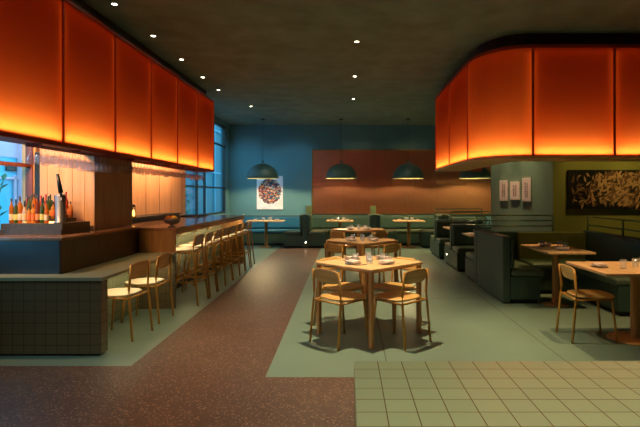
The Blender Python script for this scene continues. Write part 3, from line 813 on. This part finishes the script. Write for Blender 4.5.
# far right wall ledge beyond the railing
# back wall: long banquette and side-facing dividers
for x0, x1, mm, ms, lb in ((-3.5, -1.18, 'bench_blue', 'bench_blue', 'blue leather banquette along the back wall under the round artwork'), (-1.16, 4.1, 'bench', 'bench_top', 'dark green banquette along the back wall under the copper panel')):
    o = empty('banquette', (x0, YB, 0), label=lb, cat='bench'); w_ = x1-x0
    MB().box(0, w_, -.14, -.005, .02, .84, .012).build('back_panel', 'bench', o)
    cushion(.02, w_-.02, -.19, -.145, .47, .81).build('back_cushion', mm, o)
    MB().box(0, w_, -.62, -.142, .06, .36).build('seat_base', 'bench', o)
    MB().box(0, w_, -.58, -.15, 0, .06).build('plinth', 'kick', o)
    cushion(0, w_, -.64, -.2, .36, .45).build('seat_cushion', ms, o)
for k, (x, lb) in enumerate(((-1.17, 'blue leather double bench projecting from the back banquette, left of the copper panel'), (.74, 'dark green double bench projecting from the back banquette behind the far centre table'), (2.62, 'dark double bench projecting from the back banquette beside the booth row'))):
    o = empty('divider_bench', (x, 13.98, 0), label=lb, cat='bench', group='double benches by the back wall')
    MB().box(-.07, .07, -.34, .38, .02, .92, .015).build('back_panel', 'bench', o)
    for s in (-1, 1):
        a, b_ = sorted((s*.072, s*.58)); MB().box(a, b_, -.34, .36, .06, .36).build('seat_base', 'bench', o)
        a, b_ = sorted((s*.10, s*.60)); cushion(a, b_, -.36, .37, .36, .46).build('seat_cushion', 'bench_top' if s > 0 else 'bench', o)
        a, b_ = sorted((s*.072, s*.16)); cushion(a, b_, -.35, .37, .47, .91).build('back_cushion', 'bench', o)
    MB().box(-.56, .56, -.31, .35, 0, .06).build('plinth', 'kick', o)
    if k == 0: MB().lathe([(0, 0), (.02, 0), (.02, .004), (0, .004)], 12).build('step_light', 'lens', o).matrix_local = Matrix.Translation((.02, -.344, .16)) @ Matrix.Rotation(pi/2, 4, 'X')
for x, w_, lb in ((-2.27, 1.0, 'left'), (-.22, .74, 'middle'), (1.68, .84, 'right')):
    nmx = '%s back wall table' % lb
    ped_table((x, 13.85, 0), w_, .65, .745, 'wooden pedestal table by the back banquette, the %s one' % lb, rb=.2, grp='tables by the back wall')
    setting((x, 13.85), .745, [(0, 'right'), (pi, 'left')], nmx, w_*.3, gdist=.08, gs=-.02)
    G_((x-.05, 13.72, .745), 0, 'clear tumbler at the front edge of the %s' % nmx, 'tumblers on the '+nmx)
    G_((x+.12, 13.98, .745), 0, 'clear tumbler at the rear edge of the %s' % nmx, 'tumblers on the '+nmx)
for x, lb in ((-1.17, 'left'), (.75, 'right')):
    o = empty('wall_socket_box', (x, YB, 1.0), label='small olive box on the back wall above the banquette, the %s one' % lb, cat='wall box')
    MB().box(-.09, .09, -.06, -.045, -.13, .13, .01).build('box_cover', 'rail', o)
    MB().box(-.06, .06, -.045, -.0, -.1, .1).build('box_body', 'olive_paint', o)

# ------------------------------------------------------------------ copper panel and art
o = empty('copper_wall_panel', (-1.06, YB, .88), label='long brushed copper panel in a thin brass frame on the back wall', cat='wall panel')
for k in range(7):
    MB().box(.02+k*.92, .935+k*.92, -.03, -.002, .02, 1.90).build('copper_sheet', 'copper', o)
b = MB(); b.box(0, 6.5, -.04, 0, 1.90, 1.93); b.box(0, 6.5, -.04, 0, 0, .02); b.box(-.02, .02, -.04, 0, 0, 1.93); b.build('brass_frame', 'brass', o)
# round colourful artwork
ART = [plain('art_%d' % i, c, .6) for i, c in enumerate(((150, 60, 50), (30, 40, 90), (210, 120, 60), (60, 30, 60), (200, 170, 150), (40, 110, 120), (120, 40, 40), (20, 20, 30)))]
for i, a in enumerate(ART): M['art%d' % i] = a
o = empty('wall_art', (-2.34, YB, 1.02), label='white canvas with a round cluster of colourful blots under the first pendant', cat='artwork')
MB().box(-.39, .39, -.04, -.002, 0, 1.0, .004).build('canvas', 'white', o)
b = MB(); rnd = random.Random(3)
for k in range(700):
    a = rnd.uniform(0, 2*pi); r = math.sqrt(rnd.random())
    x = r*cos(a)*.33; z = .54+r*sin(a)*.36
    s = rnd.uniform(.018, .042); b.mat('art%d' % rnd.randrange(8)); t = rnd.uniform(0, 2)
    y = -.0405-.00001*k
    b.quad(*[(x+s*cos(t+q*pi/2)*(1.3 if q % 2 else .8), y, z+s*sin(t+q*pi/2)) for q in range(4)])
b.build('colour_blots', None, o)
# long dark artwork
o = empty('wall_art', (4.74, 9.0, 1.2), label='long dark artwork of tan leaf shapes on the olive wall at right', cat='artwork')
MB().box(-.80, .80, -.035, -.001, 0, .70).build('panel', 'art_dark' if 'art_dark' in M else 'black', o)
M['tan'] = plain('tan_leaf_paint', (184, 144, 104), .7); M['tan2'] = plain('brown_leaf_paint', (112, 78, 56), .7)
b = MB()
for k in range(420):
    x = rnd.triangular(-.76, .76, .25); z = .05+.6*rnd.random(); a = rnd.gauss(.9, .9); L = rnd.uniform(.035, .10); w_ = L*.28
    if abs(x) > .73 or z < .06 or z > .65: continue
    b.mat('tan' if rnd.random() < .5 else 'tan2'); d = Vector((cos(a), 0, sin(a))); n = Vector((-d.z, 0, d.x)); c = Vector((x, -.0355-.00002*k, z))
    b.quad(c-d*L, c-d*.2*L+n*w_, c+d*L, c-d*.2*L-n*w_)
b.build('leaf_pattern', None, o)
# three small framed prints on the angled wall
A = Vector((2.86, 10.0)); B = Vector((3.69, 9.0)); dd = (B-A).normalized(); ang = math.atan2(dd.y, dd.x)
M['print'] = plain('pink_print_paper', (225, 190, 175), .7); M['print_ink'] = plain('print_ink', (120, 66, 72), .7)
def ray(px):
    q = (px-348)/500; t = (q*A.y-A.x)/(dd.x-q*dd.y); return A+dd*t
for px0, px1, y0, y1, lb in ((500.3, 508.3, 180.3, 200.8, 'left'), (510.7, 520.2, 181.5, 199.9, 'middle'), (522.8, 531.4, 177.8, 201.5, 'right')):
    p, q = ray(px0), ray(px1); c = (p+q)/2; w_ = (q-p).length; D = c.y
    z1 = 1.45+(195-y0)*D/500; z0 = 1.45+(195-y1)*D/500
    o = empty('framed_print', (c.x, c.y, z0), ang, 'small narrow pink print on the sage wall, %s of three' % lb, 'print', 'three narrow prints')
    h = z1-z0
    MB().box(-w_/2, w_/2, -.025, -.001, 0, h).build('frame', 'print_frame' if 'print_frame' in M else 'napkin', o)
    MB().box(-w_/2+.012, w_/2-.012, -.027, -.025, .012, h-.012).build('paper', 'print', o)
    b = MB(); nn = 9
    for k in range(nn):
        zz = h*.2+k*h*.62/nn
        for m_ in (-1, 1):
            b.box(m_*w_*.11-w_*.08*rnd.uniform(.4, 1), m_*w_*.11+w_*.08*rnd.uniform(.4, 1), -.0285, -.027, zz, zz+h*.04)
    b.build('printed_marks', 'print_ink', o)

# ------------------------------------------------------------------ room light
for y, p in ((5.08, 680), (7.7, 230), (10.25, 230)):
    spot('downlight_beam', (.2, y, CEIL-.03), (.2, y+.02, 0), p, (255, 230, 186), 84 if y < 6 else 56, .8, .03)
for x, y, p in ((-2.57, 5.5, 40), (-2.57, 6.6, 30), (-2.58, 7.75, 30), (-2.59, 8.92, 30), (-2.59, 10.0, 30), (-2.3, 11.85, 40)):
    spot('downlight_beam', (x+.02, y, CEIL-.03), (x+.9, y, 0), p, (255, 222, 170), 60, .7, .04)
# lamps under the second canopy for the booths and prints
spot('downlight_beam', (2.9, 5.0, CEIL-.03), (2.8, 4.95, 0), 330, (255, 214, 156), 60, .6, .04)
spot('downlight_beam', (2.9, 7.0, CEIL-.05), (2.75, 6.6, .5), 260, (255, 205, 140), 40, .6, .04)
spot('downlight_beam', (2.5, 9.1, CEIL-.05), (2.45, 9.1, .5), 30, (255, 195, 130), 34, .6, .04)
spot('downlight_beam', (2.5, 10.95, CEIL-.05), (2.45, 10.95, .5), 30, (255, 195, 130), 34, .6, .04)
for t in (.12, .5, .72):
    c = A+(B-A)*t + Vector((-.30, -.24))
    spot('wall_washer', (c.x, c.y, CEIL-.05), (c.x+.28, c.y+.22, 1.0), 130, (255, 240, 190), 34, .7, .03)
for x in (4.4, 5.4): spot('wall_washer', (x, 8.3, CEIL-.05), (x, 8.95, 1.2), 110, (255, 220, 120), 60, .8, .03)
spot('downlight_beam', (3.1, 7.35, CEIL-.05), (3.1, 7.9, .8), 70, (255, 224, 130), 40, .7, .04)  # extra spot added to brighten the back of the nook bench
# foreground lights over platform and floor
spot('downlight_beam', (1.8, .9, CEIL-.03), (1.6, 1.2, .7), 230, (250, 240, 200), 90, .8, .08)
spot('downlight_beam', (-1.2, 2.6, CEIL-.03), (-1.2, 3.3, 0), 50, (255, 210, 170), 90, .9, .08)
for x, y, p in ((-1.6, 1.0, 150), (.3, .6, 60), (3.0, -.5, 60), (-.9, 8.6, 50), (-1.5, 12.2, 110), (1.2, 12.0, 60)):
    spot('wide_fill_spot', (x, y, CEIL-.03), (x, y+.3, 0), p, (240, 242, 222), 130, .9, .12)  # wide fill spots added to lift the ambient level, without fixtures
for x in (-3.0, -1.6, .2, 2.0, 3.8): spot('wall_washer', (x, 13.6, CEIL-.04), (x, 14.9, 1.6), (48 if x < -1 else 26), (150, 215, 255) if x < -1 else (255, 214, 160), 90, 1, .05)
# daylight through the windows
w = bpy.data.worlds.new('World'); sc.world = w; w.use_nodes = True
bg = w.node_tree.nodes['Background']; bg.inputs[0].default_value = lin((125, 200, 232)); bg.inputs[1].default_value = 4.5
for W in (W1, W2):
    y0, y1, z0, z1 = W
    a = area('window_portal', (XL-.12, (y0+y1)/2, (z0+z1)/2), (1, 0, 0), y1-y0, z1-z0, 1, (255, 255, 255), roll_axis=(0, 1, 0)); a.data.cycles.is_portal = True

# ------------------------------------------------------------------ camera
cd = bpy.data.cameras.new('camera'); cam = bpy.data.objects.new('camera', cd); COL.objects.link(cam)
cam.location = (0, 0, 1.45); cam.rotation_euler = (pi/2, 0, 0)
cd.lens = 500/640*36; cd.sensor_width = 36; cd.shift_x = -28/640; cd.shift_y = -18.5/640; cd.clip_start = .05
sc.camera = cam
vs = sc.view_settings; vs.view_transform = 'Standard'; vs.look = 'None'; vs.gamma = 1; vs.exposure = 0; vs.use_curve_mapping = False
sc.cycles.use_denoising = True
sc.cycles.max_bounces = 10; sc.cycles.transparent_max_bounces = 24; sc.cycles.diffuse_bounces = 5
sc.cycles.sample_clamp_indirect = 4
